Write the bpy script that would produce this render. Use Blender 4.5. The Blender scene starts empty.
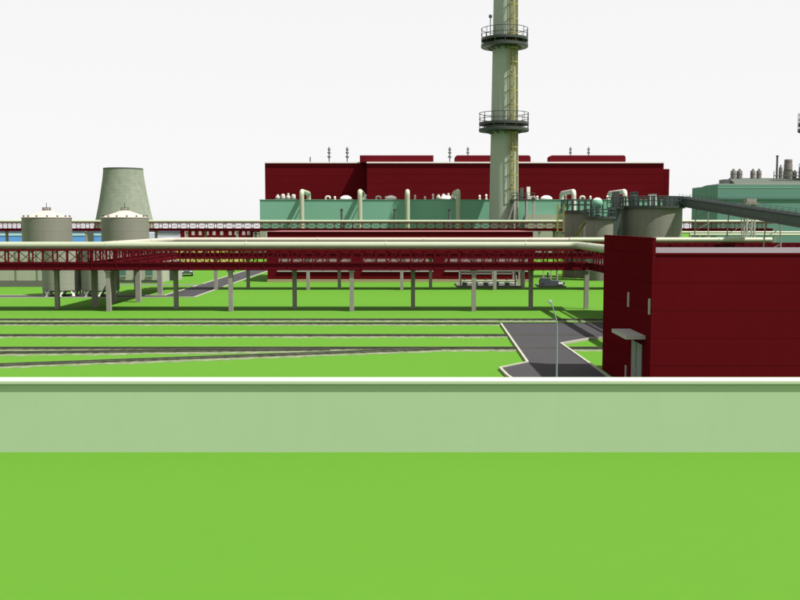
import bpy, math, random
from mathutils import Vector, Matrix
random.seed(7)
scene = bpy.context.scene
COL = scene.collection
R = math.radians
F = 400.0 / math.tan(R(22.5))          # focal length in photo pixels (45 degree lens)
H = 7.5                                # eye height in metres
PITCH = math.atan(77.0 / F)

def k(d):                              # metres per photo pixel at distance d
    return d / F
def X(px, d, py=223.0):                # lateral position of photo column px at distance d
    v = (300.0 - py) / F
    return (px - 400.0) * d / F / (math.cos(PITCH) + v * math.sin(PITCH))
def Z(py, d):                          # height of photo row py at distance d
    v = (300.0 - py) / F
    c, s = math.cos(PITCH), math.sin(PITCH)
    return H + d * (v * c - s) / (c + v * s)
def GD(py):                            # distance of the ground seen at row py
    v = (300.0 - py) / F
    c, s = math.cos(PITCH), math.sin(PITCH)
    return -H * (c + v * s) / (v * c - s)
def G(px, py):
    d = GD(py)
    return (X(px, d, py), d)

# ------------------------------------------------------------------ materials
def node_mat(name):
    m = bpy.data.materials.new(name)
    m.use_nodes = True
    nt = m.node_tree
    nt.nodes.clear()
    out = nt.nodes.new('ShaderNodeOutputMaterial')
    b = nt.nodes.new('ShaderNodeBsdfPrincipled')
    nt.links.new(b.outputs['BSDF'], out.inputs['Surface'])
    return m, nt, b

def mixrgb(nt, a, b, fac):
    n = nt.nodes.new('ShaderNodeMix')
    n.data_type = 'RGBA'
    for sock, val in ((n.inputs[0], fac), (n.inputs[6], a), (n.inputs[7], b)):
        if hasattr(val, 'is_linked'):
            nt.links.new(val, sock)
        elif isinstance(val, (int, float)):
            sock.default_value = val
        else:
            sock.default_value = (*val, 1.0)
    return n.outputs[2]

def math_node(nt, op, a, b=None):
    n = nt.nodes.new('ShaderNodeMath')
    n.operation = op
    for i, v in enumerate((a, b)):
        if v is None: continue
        if hasattr(v, 'is_linked'): nt.links.new(v, n.inputs[i])
        else: n.inputs[i].default_value = v
    return n.outputs[0]

def noise(nt, coord, scale, detail=4, rough=.6):
    n = nt.nodes.new('ShaderNodeTexNoise')
    n.inputs['Scale'].default_value = scale
    n.inputs['Detail'].default_value = detail
    n.inputs['Roughness'].default_value = rough
    nt.links.new(coord, n.inputs['Vector'])
    return n.outputs['Fac']

def stretch(nt, coord, s):
    n = nt.nodes.new('ShaderNodeMapping')
    n.inputs['Scale'].default_value = s
    nt.links.new(coord, n.inputs['Vector'])
    return n.outputs['Vector']

def mat(name, rgb, rough=.65, var=.10, scale=1.2, metal=0.0, streak=0.0, spec=.3, bump=0.0,
        seam=None, rib=None, fine=0.0):
    """painted / concrete / steel surface: mottled colour, rain streaks, panel seams, ribs"""
    m, nt, b = node_mat(name)
    tc = nt.nodes.new('ShaderNodeTexCoord')
    co = tc.outputs['Object']
    f = noise(nt, co, scale)
    lo = tuple(c * (1 - var) for c in rgb)
    hi = tuple(min(1, c * (1 + var)) for c in rgb)
    col = mixrgb(nt, lo, hi, f)
    if fine:
        f2 = noise(nt, co, scale * 14, 2)
        col = mixrgb(nt, col, tuple(c * .6 for c in rgb), math_node(nt, 'MULTIPLY', f2, fine))
    if streak:
        f3 = noise(nt, stretch(nt, co, (2.2, 2.2, .12)), 1.0, 3)
        f3 = math_node(nt, 'MULTIPLY', math_node(nt, 'SUBTRACT', f3, .45), streak * 3)
        f3 = math_node(nt, 'MAXIMUM', f3, 0.0)
        col = mixrgb(nt, col, tuple(c * .45 for c in rgb), f3)
    hgt = None
    if seam or rib:
        sp = nt.nodes.new('ShaderNodeSeparateXYZ')
        nt.links.new(co, sp.inputs[0])
    if seam:
        step, off, w = seam
        z = math_node(nt, 'ADD', sp.outputs['Z'], -off + 100 * step)
        fr = math_node(nt, 'FRACT', math_node(nt, 'DIVIDE', z, step))
        line = math_node(nt, 'LESS_THAN', fr, w / step)
        col = mixrgb(nt, col, tuple(c * .62 for c in rgb), line)
    if rib:
        xy = math_node(nt, 'ADD', sp.outputs['X'], sp.outputs['Y'])
        s = math_node(nt, 'SINE', math_node(nt, 'MULTIPLY', xy, 2 * math.pi / rib))
        hgt = s
    if bump:
        hgt = noise(nt, co, scale * 8, 3)
    if hgt is not None:
        bp = nt.nodes.new('ShaderNodeBump')
        bp.inputs['Strength'].default_value = bump or .25
        bp.inputs['Distance'].default_value = .02
        nt.links.new(hgt, bp.inputs['Height'])
        nt.links.new(bp.outputs['Normal'], b.inputs['Normal'])
    nt.links.new(col, b.inputs['Base Color'])
    b.inputs['Roughness'].default_value = rough
    b.inputs['Metallic'].default_value = metal
    b.inputs['Specular IOR Level'].default_value = spec
    return m

M = {}
M['fence'] = mat('pale_green_render', (.300, .398, .240), .95, .03, .35, streak=.03, spec=.02)
M['cap'] = mat('cap_concrete', (.36, .42, .29), .8, .05, .8, spec=.1)
M['red'] = mat('red_cladding', (.074, .0040, .0062), 1.0, .08, .25, seam=(1.155, .395, .03), streak=.08, spec=0.0)
M['red_far'] = mat('red_cladding_large', (.078, .0045, .0066), 1.0, .10, .08, seam=(2.1, .3, .10), streak=.10, spec=0.0)
M['red_steel'] = mat('red_painted_steel', (.072, .0042, .0075), .9, .18, 1.5, spec=.03)
M['roof_box'] = mat('red_roof_metal', (.085, .006, .010), 1.0, .08, .2, spec=.0)
M['roof_rose'] = mat('faded_rose_roof_sheet', (.20, .085, .085), .9, .12, .8, spec=.05)
M['roof_gray'] = mat('grey_roofing_felt', (.105, .092, .098), .9, .12, .8, fine=.25, spec=.1)
M['white_trim'] = mat('white_trim', (.62, .55, .52), .7, .05, .8, spec=.2)
M['pipe'] = mat('pale_insulated_pipe', (.262, .288, .200), .5, .06, .6, streak=.06, spec=.35)
M['pipe_pink'] = mat('pale_vent_pipe', (.40, .38, .33), .45, .06, .5, spec=.4)
M['pipe_warm'] = mat('warm_pale_pipe', (.300, .275, .225), .5, .06, .6, streak=.06, spec=.35)
M['conc'] = mat('concrete_column', (.20, .19, .165), .85, .15, 1.5, streak=.25, spec=.15, bump=.15)
M['green'] = mat('mint_green_cladding', (.124, .270, .192), .75, .05, .1, streak=.05, spec=.2)
M['green2'] = mat('sea_green_cladding', (.084, .176, .146), .8, .06, .1, streak=.06, spec=.2)
M['green_pale'] = mat('pale_sea_green_band', (.130, .245, .188), .8, .05, .1, spec=.2)
M['green_dark'] = mat('dark_sea_green_band', (.060, .125, .105), .6, .05, .1, spec=.2)
M['plaster'] = mat('pale_plaster_panel', (.255, .272, .205), .9, .06, .4, streak=.08, spec=.1)
M['joint_gray'] = mat('grey_green_joint_strip', (.135, .165, .115), .9, .1, 1.0, spec=.05)
M['teal'] = mat('teal_window_glass', (.055, .12, .10), .25, .1, 1.0, spec=.5)
M['chimney'] = mat('chimney_concrete', (.245, .278, .228), .9, .07, .25, streak=.08, spec=.05)
M['olive'] = mat('olive_yellow_paint', (.215, .195, .062), .6, .12, 1.5, spec=.25)
M['yellow'] = mat('yellow_handrail_paint', (.17, .17, .04), .6, .1, 1.5, spec=.25)
M['dark'] = mat('dark_grey_green_steel', (.030, .036, .032), .55, .15, 1.0, spec=.3)
M['dark2'] = mat('dark_conveyor_cladding', (.040, .056, .049), .6, .2, .6, streak=.3, spec=.3)
M['conveyor'] = mat('ribbed_conveyor_cladding', (.043, .060, .052), .6, .25, .9, streak=.4, spec=.2, rib=.55)
M['black_roof'] = mat('tarred_conveyor_roof', (.010, .014, .013), .8, .25, .8, fine=.2, spec=.1)
M['rail_dark'] = mat('dark_teal_handrail', (.019, .032, .029), .5, .1, 1.5, spec=.3)
M['tank'] = mat('grey_tank_steel', (.140, .134, .112), .55, .08, .5, streak=.16, spec=.3, seam=(1.5, .2, .03))
M['tank_roof'] = mat('pale_tank_roof', (.33, .28, .24), .7, .06, .6, streak=.05, spec=.2)
M['tank_dark'] = mat('weathered_dark_tank', (.128, .126, .104), .55, .12, .5, streak=.3, spec=.3, seam=(1.6, .2, .03))
M['silo'] = mat('grey_green_silo_steel', (.185, .195, .150), .6, .08, .6, streak=.2, spec=.3, seam=(1.2, .1, .025))
M['cool'] = mat('mottled_cooling_tower_shell', (.196, .214, .170), .95, .45, .5, streak=.12, spec=.05, seam=(1.3, .1, .05), fine=.75)
M['blue'] = mat('blue_wall_panel', (.085, .235, .54), .6, .05, .1, spec=.2)
M['blue_pale'] = mat('pale_blue_strip', (.28, .46, .50), .6, .05, .1, spec=.2)
M['blue_gray'] = mat('blue_grey_roof', (.055, .075, .105), .7, .08, .1, spec=.2)
M['lavender'] = mat('pale_lavender_panel', (.38, .42, .54), .7, .05, .2, spec=.2)
M['window_gray'] = mat('mauve_grey_window_band', (.20, .150, .150), .4, .15, .7, spec=.4)
M['window_far'] = mat('pale_far_window', (.30, .24, .25), .4, .2, .7, spec=.4)
M['plinth'] = mat('tan_plinth', (.25, .20, .12), .85, .1, .6, spec=.1)
M['roof_green'] = mat('grey_green_roof_sheet', (.072, .084, .070), .8, .08, .3, streak=.05, spec=.05)
M['door'] = mat('grey_steel_door', (.155, .175, .165), .5, .05, .8, spec=.3)
M['gray_light'] = mat('light_grey_metal', (.26, .255, .235), .5, .08, .8, spec=.4)
M['gray_blue'] = mat('blue_grey_lamp_post', (.20, .25, .28), .4, .06, 1.0, metal=.3, spec=.4)
M['vent_gray'] = mat('grey_vent_metal', (.060, .072, .065), .55, .1, 1.0, spec=.3)
M['silo_brown'] = mat('brown_grey_silo', (.135, .120, .110), .5, .15, .3, streak=.3, spec=.3)
M['machine'] = mat('dark_blue_grey_machine', (.045, .055, .065), .45, .3, 1.5, spec=.4)
M['rail_steel'] = mat('rusty_rail_steel', (.056, .060, .040), .6, .6, .8, spec=.3)
M['sleeper'] = mat('grey_sleeper', (.080, .092, .055), .9, .5, 1.0, spec=.1)
M['glass'] = mat('dark_car_glass', (.015, .018, .02), .1, .05, 1.0, spec=.6)
M['tyre'] = mat('black_tyre', (.012, .012, .012), .8, .1, 2.0, spec=.2)
M['lamp_glass'] = mat('milky_lamp_glass', (.55, .56, .54), .3, .03, 2.0, spec=.5)
M['white'] = mat('white_painted_metal', (.62, .62, .58), .5, .05, 1.0, spec=.3)
M['kerb'] = mat('pale_kerb_stone', (.255, .250, .200), .85, .1, 2.0, spec=.1)
M['asphalt'] = mat('asphalt', (.0335, .0315, .0350), .9, .14, .35, fine=.35, spec=.15)
M['pave'] = mat('grey_pavement', (.10, .105, .085), .9, .1, 1.0, spec=.1)
M['yard'] = mat('yellow_green_dry_yard', (.150, .166, .032), .95, .15, .12, fine=.2, spec=.05)

def grass_mat():
    m, nt, b = node_mat('mown_grass')
    tc = nt.nodes.new('ShaderNodeTexCoord')
    co = tc.outputs['Object']
    a = noise(nt, co, .05, 4)
    c = noise(nt, co, .9, 5, .65)
    e = noise(nt, co, 24.0, 3, .7)
    col = mixrgb(nt, (.050, .141, .0125), (.060, .154, .0155), a)
    col = mixrgb(nt, col, (.046, .130, .0115), math_node(nt, 'MULTIPLY', c, .35))
    col = mixrgb(nt, col, (.080, .190, .021), math_node(nt, 'MULTIPLY', e, .38))
    nt.links.new(col, b.inputs['Base Color'])
    b.inputs['Roughness'].default_value = .95
    b.inputs['Specular IOR Level'].default_value = .05
    return m
M['grass'] = grass_mat()

def ballast_mat():
    m, nt, b = node_mat('ballast_stones')
    tc = nt.nodes.new('ShaderNodeTexCoord')
    co = tc.outputs['Object']
    e = noise(nt, stretch(nt, co, (1.6, 3.0, 1)), 1.0, 5, .85)
    e = math_node(nt, 'MINIMUM', math_node(nt, 'MAXIMUM', math_node(nt, 'MULTIPLY', math_node(nt, 'SUBTRACT', e, .34), 3.2), 0.0), 1.0)
    a = noise(nt, co, .35, 3, .6)
    c = noise(nt, stretch(nt, co, (.9, 2.5, 1)), 1.0, 4, .75)
    col = mixrgb(nt, (.050, .058, .036), (.235, .225, .175), e)
    c = math_node(nt, 'MAXIMUM', math_node(nt, 'MULTIPLY', math_node(nt, 'SUBTRACT', c, .52), 4.0), 0.0)
    col = mixrgb(nt, col, (.045, .070, .026), math_node(nt, 'MINIMUM', c, .8))
    col = mixrgb(nt, col, (.058, .145, .018), math_node(nt, 'MULTIPLY', a, .5))
    nt.links.new(col, b.inputs['Base Color'])
    b.inputs['Roughness'].default_value = .95
    b.inputs['Specular IOR Level'].default_value = .05
    return m
M['ballast'] = ballast_mat()

# ------------------------------------------------------------------ mesh builder
class MB:
    def __init__(self, o=(0, 0, 0)):
        self.v, self.f, self.o = [], [], Vector(o)
    def add(self, vs, fs):
        n = len(self.v)
        self.v += [Vector(p) - self.o for p in vs]
        self.f += [tuple(i + n for i in f) for f in fs]
        return self
    def box(self, x0, x1, y0, y1, z0, z1):
        vs = [(x, y, z) for z in (z0, z1) for y in (y0, y1) for x in (x0, x1)]
        return self.add(vs, [(0, 2, 3, 1), (4, 5, 7, 6), (0, 1, 5, 4), (2, 6, 7, 3), (0, 4, 6, 2), (1, 3, 7, 5)])
    def beam(self, p, q, w, h):
        p, q = Vector(p), Vector(q)
        d = (q - p).normalized()
        up = Vector((0, 0, 1)) if abs(d.z) < .95 else Vector((0, 1, 0))
        s = d.cross(up).normalized() * w / 2
        u = s.normalized().cross(d) * h / 2
        vs = [p - s - u, p + s - u, p + s + u, p - s + u, q - s - u, q + s - u, q + s + u, q - s + u]
        return self.add(vs, [(0, 1, 2, 3), (7, 6, 5, 4), (0, 4, 5, 1), (1, 5, 6, 2), (2, 6, 7, 3), (3, 7, 4, 0)])
    def tube(self, pts, r, n=10, cap=True):
        pts = [Vector(p) for p in pts]
        closed = (pts[0] - pts[-1]).length < 1e-6
        if closed: pts = pts[:-1]
        N = len(pts)
        tans = []
        for i in range(N):
            a = pts[i - 1] if (i > 0 or closed) else pts[i]
            b = pts[(i + 1) % N] if (i < N - 1 or closed) else pts[i]
            tans.append((b - a).normalized())
        t = tans[0]
        ref = Vector((0, 0, 1)) if abs(t.z) < .9 else Vector((1, 0, 0))
        nrm = (ref - t * ref.dot(t)).normalized()
        rings = []
        for i in range(N):
            t = tans[i]
            nrm = (nrm - t * nrm.dot(t)).normalized()
            bn = t.cross(nrm)
            sc = 1.0
            if 0 < i < N - 1:
                c = max(.5, (pts[i] - pts[i - 1]).normalized().dot(t)); sc = 1 / c
            rings.append([pts[i] + (nrm * math.cos(2 * math.pi * j / n) + bn * math.sin(2 * math.pi * j / n)) * r * min(sc, 1.15) for j in range(n)])
        vs = [p for rg in rings for p in rg]
        fs = []
        for i in range(N if closed else N - 1):
            for j in range(n):
                a, b = i * n + j, i * n + (j + 1) % n
                c, d2 = ((i + 1) % N) * n + (j + 1) % n, ((i + 1) % N) * n + j
                fs.append((a, b, c, d2))
        if cap and not closed:
            fs.append(tuple(reversed(range(n)))); fs.append(tuple((N - 1) * n + j for j in range(n)))
        return self.add(vs, fs)
    def lathe(self, c, prof, n=32, a0=0, a1=None):
        cx, cy = c
        full = a1 is None
        a1 = 2 * math.pi if full else a1
        m = n if full else n + 1
        vs = [(cx + r * math.cos(a0 + (a1 - a0) * j / n), cy + r * math.sin(a0 + (a1 - a0) * j / n), z) for r, z in prof for j in range(m)]
        fs = []
        for i in range(len(prof) - 1):
            for j in range(n):
                j2 = (j + 1) % m
                fs.append((i * m + j, i * m + j2, (i + 1) * m + j2, (i + 1) * m + j))
        if full and prof[0][0] > 1e-4: fs.append(tuple(reversed(range(n))))
        if full and prof[-1][0] > 1e-4: fs.append(tuple((len(prof) - 1) * m + j for j in range(n)))
        return self.add(vs, fs)
    def sphere(self, c, r, n=16, a0=-90, a1=90, sq=1.0):
        prof = [(max(1e-5, r * math.cos(R(a))), c[2] + sq * r * math.sin(R(a))) for a in [a0 + (a1 - a0) * i / 8 for i in range(9)]]
        return self.lathe((c[0], c[1]), prof, n)
    def prism(self, poly, z0, z1):
        n = len(poly)
        area = sum(poly[i][0] * poly[(i + 1) % n][1] - poly[(i + 1) % n][0] * poly[i][1] for i in range(n))
        if area < 0: poly = poly[::-1]
        vs = [(x, y, z0) for x, y in poly] + [(x, y, z1) for x, y in poly]
        fs = [tuple(reversed(range(n))), tuple(range(n, 2 * n))] + [(i, (i + 1) % n, n + (i + 1) % n, n + i) for i in range(n)]
        return self.add(vs, fs)
    def build(self, name, m, parent=None, loc=None, smooth=True):
        me = bpy.data.meshes.new(name)
        me.from_pydata([tuple(p) for p in self.v], [], self.f)
        me.validate()
        me.materials.append(M[m])
        if smooth:
            me.shade_smooth()
            me.set_sharp_from_angle(angle=R(32))
        o = bpy.data.objects.new(name, me)
        COL.objects.link(o)
        if parent is not None: o.parent = parent
        if loc is not None: o.location = loc
        return o

def tag(o, label=None, cat=None, group=None, kind=None):
    if label: o['label'] = label
    if cat: o['category'] = cat
    if group: o['group'] = group
    if kind: o['kind'] = kind
    return o
def thing(name, label, cat, loc=(0, 0, 0), rz=0, group=None):
    o = bpy.data.objects.new(name, None)
    o.empty_display_size = .5
    COL.objects.link(o)
    o.location = loc
    o.rotation_euler = (0, 0, rz)
    return tag(o, label, cat, group)
def copy_tree(o, parent=None):
    c = o.copy(); COL.objects.link(c)
    if parent is not None: c.parent = parent
    for ch in list(o.children): copy_tree(ch, c)
    return c
def dup(o, loc, label):
    c = copy_tree(o); c.location = loc; c['label'] = label
    return c
def fillet(pts, rad, n=6):
    pts = [Vector(p) for p in pts]
    out = [pts[0]]
    for i in range(1, len(pts) - 1):
        a, b, c = pts[i - 1], pts[i], pts[i + 1]
        u, v = (a - b).normalized(), (c - b).normalized()
        p, q = b + u * rad, b + v * rad
        for j in range(n + 1):
            t = j / n
            out.append(p * (1 - t) ** 2 + b * 2 * t * (1 - t) + q * t * t)
    out.append(pts[-1])
    return out
def structure(name, mb, m, **kw):
    return tag(mb.build(name, m, **kw), kind='structure')

# ------------------------------------------------------------------ the ground
b = MB(); b.add([(-900, -60, 0), (900, -60, 0), (900, 1150, 0), (-900, 1150, 0)], [(0, 1, 2, 3)])
structure('grass_ground', b, 'grass')

def flat(name, poly, z, m):
    n = len(poly)
    area = sum(poly[i][0] * poly[(i + 1) % n][1] - poly[(i + 1) % n][0] * poly[i][1] for i in range(n))
    if area < 0: poly = poly[::-1]
    b = MB(); b.add([(x, y, z) for x, y in poly], [tuple(range(n))])
    return structure(name, b, m)
def kerb(pts, w=.22, h=.11):
    b = MB()
    P = [Vector((x, y, 0)) for x, y in pts]
    L, Rr = [], []
    for i, p in enumerate(P):
        t1 = (p - P[i - 1]).normalized() if i else (P[1] - p).normalized()
        t2 = (P[i + 1] - p).normalized() if i < len(P) - 1 else t1
        n1, n2 = Vector((-t1.y, t1.x, 0)), Vector((-t2.y, t2.x, 0))
        m = (n1 + n2).normalized()
        m = m * (w / 2) / max(.4, m.dot(n1))
        L.append(p + m); Rr.append(p - m)
    poly = [(v.x, v.y) for v in L] + [(v.x, v.y) for v in reversed(Rr)]
    n = len(P)
    vs = []
    for i in range(n):
        vs += [(L[i].x, L[i].y, 0.002), (Rr[i].x, Rr[i].y, 0.002), (Rr[i].x, Rr[i].y, h), (L[i].x, L[i].y, h)]
    fs = []
    for i in range(n - 1):
        a, c = i * 4, i * 4 + 4
        fs += [(a + 3, a + 2, c + 2, c + 3), (a, a + 3, c + 3, c), (a + 2, a + 1, c + 1, c + 2)]
    fs += [(0, 1, 2, 3), (n * 4 - 1, n * 4 - 2, n * 4 - 3, n * 4 - 4)]
    b.add(vs, fs)
    return structure('kerb', b, 'kerb')

# the near road: a branch down past the red building and the road behind it
A = G(501, 325); B = G(527.5, 364); C_ = G(500, 369.8); D_ = G(507.5, 377.5)
E = (10.05, 47.5); Fp = G(561, 345); Gp = G(592, 339.5)
flat('road', [A, B, C_, D_, (6.4, 36.5), (10.05, 36.5), E, Fp, Gp, (62, 66.5), (62, 73.2), (7.6, 71.3)], .095, 'asphalt')
kerb([A, B, C_, D_, (6.4, 36.5)], .13, .15)
kerb([(10.05, 36.5), E, Fp, Gp, (62, 66.5)], .13, .15)
b = MB().box(9.55, 10.02, 40.4, 47, .01, .09)
# back road running away past the long red hall, with its branch to the left
flat('road', [(-20.9, 97.5), (-20.6, 205), (-24.2, 205), (-24.3, 99.6), (-75, 99.2), (-75, 96.8), (-26, 96.8)], .012, 'asphalt')
kerb([(-75, 96.7), (-26, 96.7), (-20.8, 97.4), (-20.5, 205)], .18, .08)
kerb([(-75, 99.3), (-24.4, 99.7), (-24.3, 115.4)], .18, .08)
flat('path', [(-24.4, 116), (-24.4, 118.2), (-70, 118.2), (-70, 116)], .010, 'pave')
kerb([(-24.3, 118.5), (-24.3, 205)], .18, .08)
flat('yard', [(-130, 168), (-26, 168), (-34, 215), (-36, 300), (-150, 300)], .006, 'yard')

# ------------------------------------------------------------------ railway tracks
def track(label, p, q, ballast=2.7, zb=.02, gauge=1.52):
    p, q = Vector((*p, 0)), Vector((*q, 0))
    L = (q - p).length
    ang = math.atan2(q.y - p.y, q.x - p.x)
    t = thing('railway_track', label, 'railway track', p, ang, 'railway tracks across the grass')
    h = ballast / 2
    bm_ = MB()                                   # ragged edged stone bed
    vs, fs = [], []
    n = int(L / .55)
    for i in range(n + 1):
        x = L * i / n
        a_, b_ = h * random.uniform(.68, 1.12), h * random.uniform(.68, 1.12)
        vs += [(x, -a_, zb * .2), (x, -a_ + .3, zb + random.uniform(0, .014)), (x, b_ - .3, zb + random.uniform(0, .014)), (x, b_, zb * .2)]
    for i in range(n):
        for c_ in range(3): fs.append((i * 4 + c_, i * 4 + 4 + c_, i * 4 + 5 + c_, i * 4 + 1 + c_))
    bm_.add(vs, [tuple(reversed(f)) for f in fs]).build('ballast', 'ballast', t)
    s = MB()
    n = int(L / .65)
    for i in range(n):
        if random.random() < .22: continue          # sleeper buried under the stones
        s.box(i * .65, i * .65 + random.uniform(.18, .3), -gauge * .5 - .16, gauge * .5 + .16, zb, zb + .022)
    tag(s.build('sleepers', 'sleeper', t, smooth=False), kind='stuff')
    for y in (-gauge / 2, gauge / 2):
        r = MB()
        r.box(0, L, y - .05, y + .05, zb + .031, zb + .045)
        r.box(0, L, y - .018, y + .018, zb + .045, zb + .075)
        r.box(0, L, y - .028, y + .028, zb + .075, zb + .098)
        r.build('rail', 'rail_steel', t, smooth=False)
    return t
for py, lab in ((320.4, 'straight narrow track farthest back, nearest the pipe rack columns'), (324.3, 'straight narrow track just in front of the farthest one'),
                (336.2, 'lone middle narrow track with open grass on both sides'), (349.2, 'straight narrow track nearest the wall where it crosses the road')):
    track(lab, (-62, GD(py)), (62, GD(py)), 2.3, .02, .6)
track('narrow track that joins the nearest straight one at a very flat angle on the left', G(-140, 355.4), G(330, 350.4), 2.1, .024, .6)
track('slanting narrow track drifting towards the wall at the left edge', G(-140, 371.5), G(440, 349.9), 2.0, .028, .6)

# ------------------------------------------------------------------ boundary wall in front
FW = GD(452.3)
zc1 = Z(381.2, FW - .07); zc0 = Z(384.0, FW - .07)
FB = FW - .07
while Z(377.2, FB) > zc1: FB += .01
t = thing('boundary_wall', 'long pale green boundary wall with flat cap on the front lawn', 'wall', (0, FW, 0))
MB((0, FW, 0)).box(-60, 60, FW, FB - .07, -.3, zc0 - .003).build('wall_panel', 'fence', t)
MB((0, FW, 0)).box(-60, 60, FW - .07, FB, zc0, zc1).build('cap', 'cap', t)

# ------------------------------------------------------------------ near red building
o = (10.3, 39.85, 0)
t = thing('red_building', 'dark red flat roofed building right behind the wall with canopy door', 'building', (10.40, 39.85, 0))
MB(o).box(10.438, 48, 39.85, 49.0, 0, 6.24).build('wall', 'red', t)
MB(o).box(10.3, 10.435, 39.80, 49.25, 0, 6.86).build('side_wall', 'red', t)
MB(o).box(10.439, 48, 39.86, 48.95, 6.243, 6.27).build('roof', 'roof_gray', t)
MB(o).box(10.439, 48, 39.825, 39.85, 6.18, 6.272).build('roof_edge', 'red', t)
MB(o).box(10.285, 10.45, 39.785, 49.265, 6.861, 6.90).build('parapet_coping', 'red', t)
c = MB(o).box(9.47, 10.297, 40.65, 43.4, 2.58, 2.74).build('canopy', 'gray_light', t)
d = MB(o).box(10.262, 10.297, 41.15, 42.95, .05, 2.3).build('door', 'door', t)
MB(o).box(10.245, 10.262, 42.04, 42.06, .05, 2.3).build('door_seam', 'dark', d)
MB(o).box(10.215, 10.262, 41.9, 41.93, .95, 1.2).build('handle', 'gray_light', d)
for dd, z0, z1 in ((43.75, 3.70, 4.36), (40.05, 3.70, 4.36), (44.0, .25, .98)):
    w = MB(o).box(10.262, 10.297, dd - .12, dd + .12, z0, z1).build('window', 'gray_light', t)
    MB(o).box(10.25, 10.261, dd - .08, dd + .08, z0 + .05, z1 - .05).build('pane', 'window_far', w)

# ------------------------------------------------------------------ street lamp behind the wall
d0 = 40.0
x0 = X(557, d0, 345); zt = Z(303, d0)
t = thing('street_lamp', 'slim grey street lamp with bent arm and round head by the road', 'street lamp', (x0, d0, 0))
MB().lathe((0, 0), [(.10, 0), (.10, .5), (.045, .55), (.03, zt - 1.0)], 12).build('pole', 'gray_blue', t)
MB().tube(fillet([(0, 0, zt - 1.0), (-.02, 0, zt - .75), (-.22, 0, zt - .1), (-.26, 0, zt)], .06), .024, 8).build('arm', 'gray_blue', t)
lh = MB().sphere((-.31, 0, zt + .04), .085, 14).build('lamp_head', 'lamp_glass', t)
MB().lathe((-.31, 0), [(.095, zt + .05), (.08, zt + .10), (.03, zt + .12), (.001, zt + .125)], 14).build('cap', 'gray_blue', lh)

# ------------------------------------------------------------------ pipe racks
def rack(label, loc, rz, L, w, zb0, zb1, zt, cols, bay=2.08, xf=.58, start=0., cw=.36, both=True, plate=None, group='red steel pipe racks'):
    """red lattice rack on concrete columns; local x runs along it, local y is across (0 .. w)"""
    t = thing('pipe_rack', label, 'pipe rack', loc, rz, group)
    MB().box(0, L, .145, w - .145, zb1 - .30, zb1 - .26).build('shade_plate', 'red_steel', t)  # plate added between the beams so the rack casts a solid ground shadow
    MB().box(0, L, -.36, -.145, zb0 + .06, zb0 + .10).build('shade_ledge', 'red_steel', t)  # thin front ledge, added only to widen the shadow on the grass
    MB().box(0, L, w + .145, w + 1.5, zb0 + .06, zb0 + .10).build('shade_ledge', 'red_steel', t)  # broad rear ledge, added to thicken the same shadow band
    for y in (0, w):
        m = MB()
        m.box(0, L, y - .06, y + .06, zb0 + .05, zb1 - .05)
        m.box(0, L, y - .14, y + .14, zb1 - .049, zb1)
        m.box(0, L, y - .14, y + .14, zb0, zb0 + .049)
        x = start
        while x < L:                     # web stiffeners
            if x > .1: m.box(x - .03, x + .03, y - .12, y + .12, zb0 + .052, zb1 - .052)
            x += bay
        m.build('bottom_beam', 'red_steel', t)
        MB().box(0, L, y - .08, y + .08, zt - .07, zt + .07).build('top_chord', 'red_steel', t)
    x = start
    while x < L - .2:
        m = MB()
        xb = min(x + bay, L)
        xm = x + bay * xf
        for y in ((0, w) if both else (0,)):
            m.box(x - .055, x + .055, y - .05, y + .05, zb1 + .003, zt - .073)
            if xm < L:
                if xf < .95: m.box(xm - .055, xm + .055, y - .05, y + .05, zb1 + .003, zt - .073)
                m.beam((x + .06, y - .012, zb1 + .03), (xm - .06, y - .012, zt - .10), .03, .055)
                m.beam((x + .06, y + .022, zt - .10), (xm - .06, y + .022, zb1 + .03), .03, .055)
        m.box(x - .06, x + .06, .145, w - .145, zb1 - .255, zb1 - .1)
        m.box(x - .05, x + .05, .085, w - .085, zt - .06, zt + .06)
        m.build('truss_bay', 'red_steel', t)
        x += bay
    if plate:
        MB().box(0, L, plate[0], plate[1], zb1 + .005, zb1 + .05).build('shade_strip', 'dark', t)  # extra strip added to make this rack's ground shadow heavier
    for cx, cy in cols:
        m = MB()
        m.prism([(cx - cw / 2, cy - cw / 2), (cx + cw / 2, cy - cw / 2), (cx + cw / 2, cy + cw / 2), (cx - cw / 2, cy + cw / 2)], 0, zb0 - .16)
        m.box(cx - cw * .75, cx + cw * .75, cy - cw * .75, cy + cw * .75, zb0 - .16, zb0 - .003)
        m.build('column', 'conc', t)
    return t

A0 = (-66.0, 82.0)
colsA = [(x - A0[0], 0) for x in (-45.6, -35.2, -24.8, -14.4, -4.1, 6.28)] + [(x - A0[0], 2.3) for x in (-50.6, -40.3, -30.0, -19.6, -9.22, 1.14, 11.45, 16.3)]
rack('nearest red lattice pipe rack running left to right along the tracks', (A0[0], A0[1], 0), 0, 82.4, 2.3, 3.5, 4.12, 5.2, colsA, start=.35)
rack('pipe rack turning from the nearest one towards the red building', (16.4, 81.85, 0), -math.pi / 2, 32, 2.2, 3.5, 4.12, 5.2, [(9, 0), (9, 2.2), (19, 0), (19, 2.2), (29, 0), (29, 2.2)], plate=(.2, 1.05))
rack('short cross pipe rack linking front and rear ones on the left', (-24.9, 84.6, 0), math.pi / 2, 23.3, 2.4, 3.5, 4.12, 5.2, [(1.6, 2.4), (7.1, 0), (7.1, 2.4), (15.4, 0), (15.4, 2.4)], cw=.46)
B0 = (-27.4, 108.1)
colsB = [(x - B0[0], 0) for x in (-20.65, -10.3, .2, 10.63, 21, 31.4, 41.8)] + [(x - B0[0], 2.4) for x in (-17.4, -6.95, 3.5, 14.1, 24.5, 34.9, 45.3)]
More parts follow.
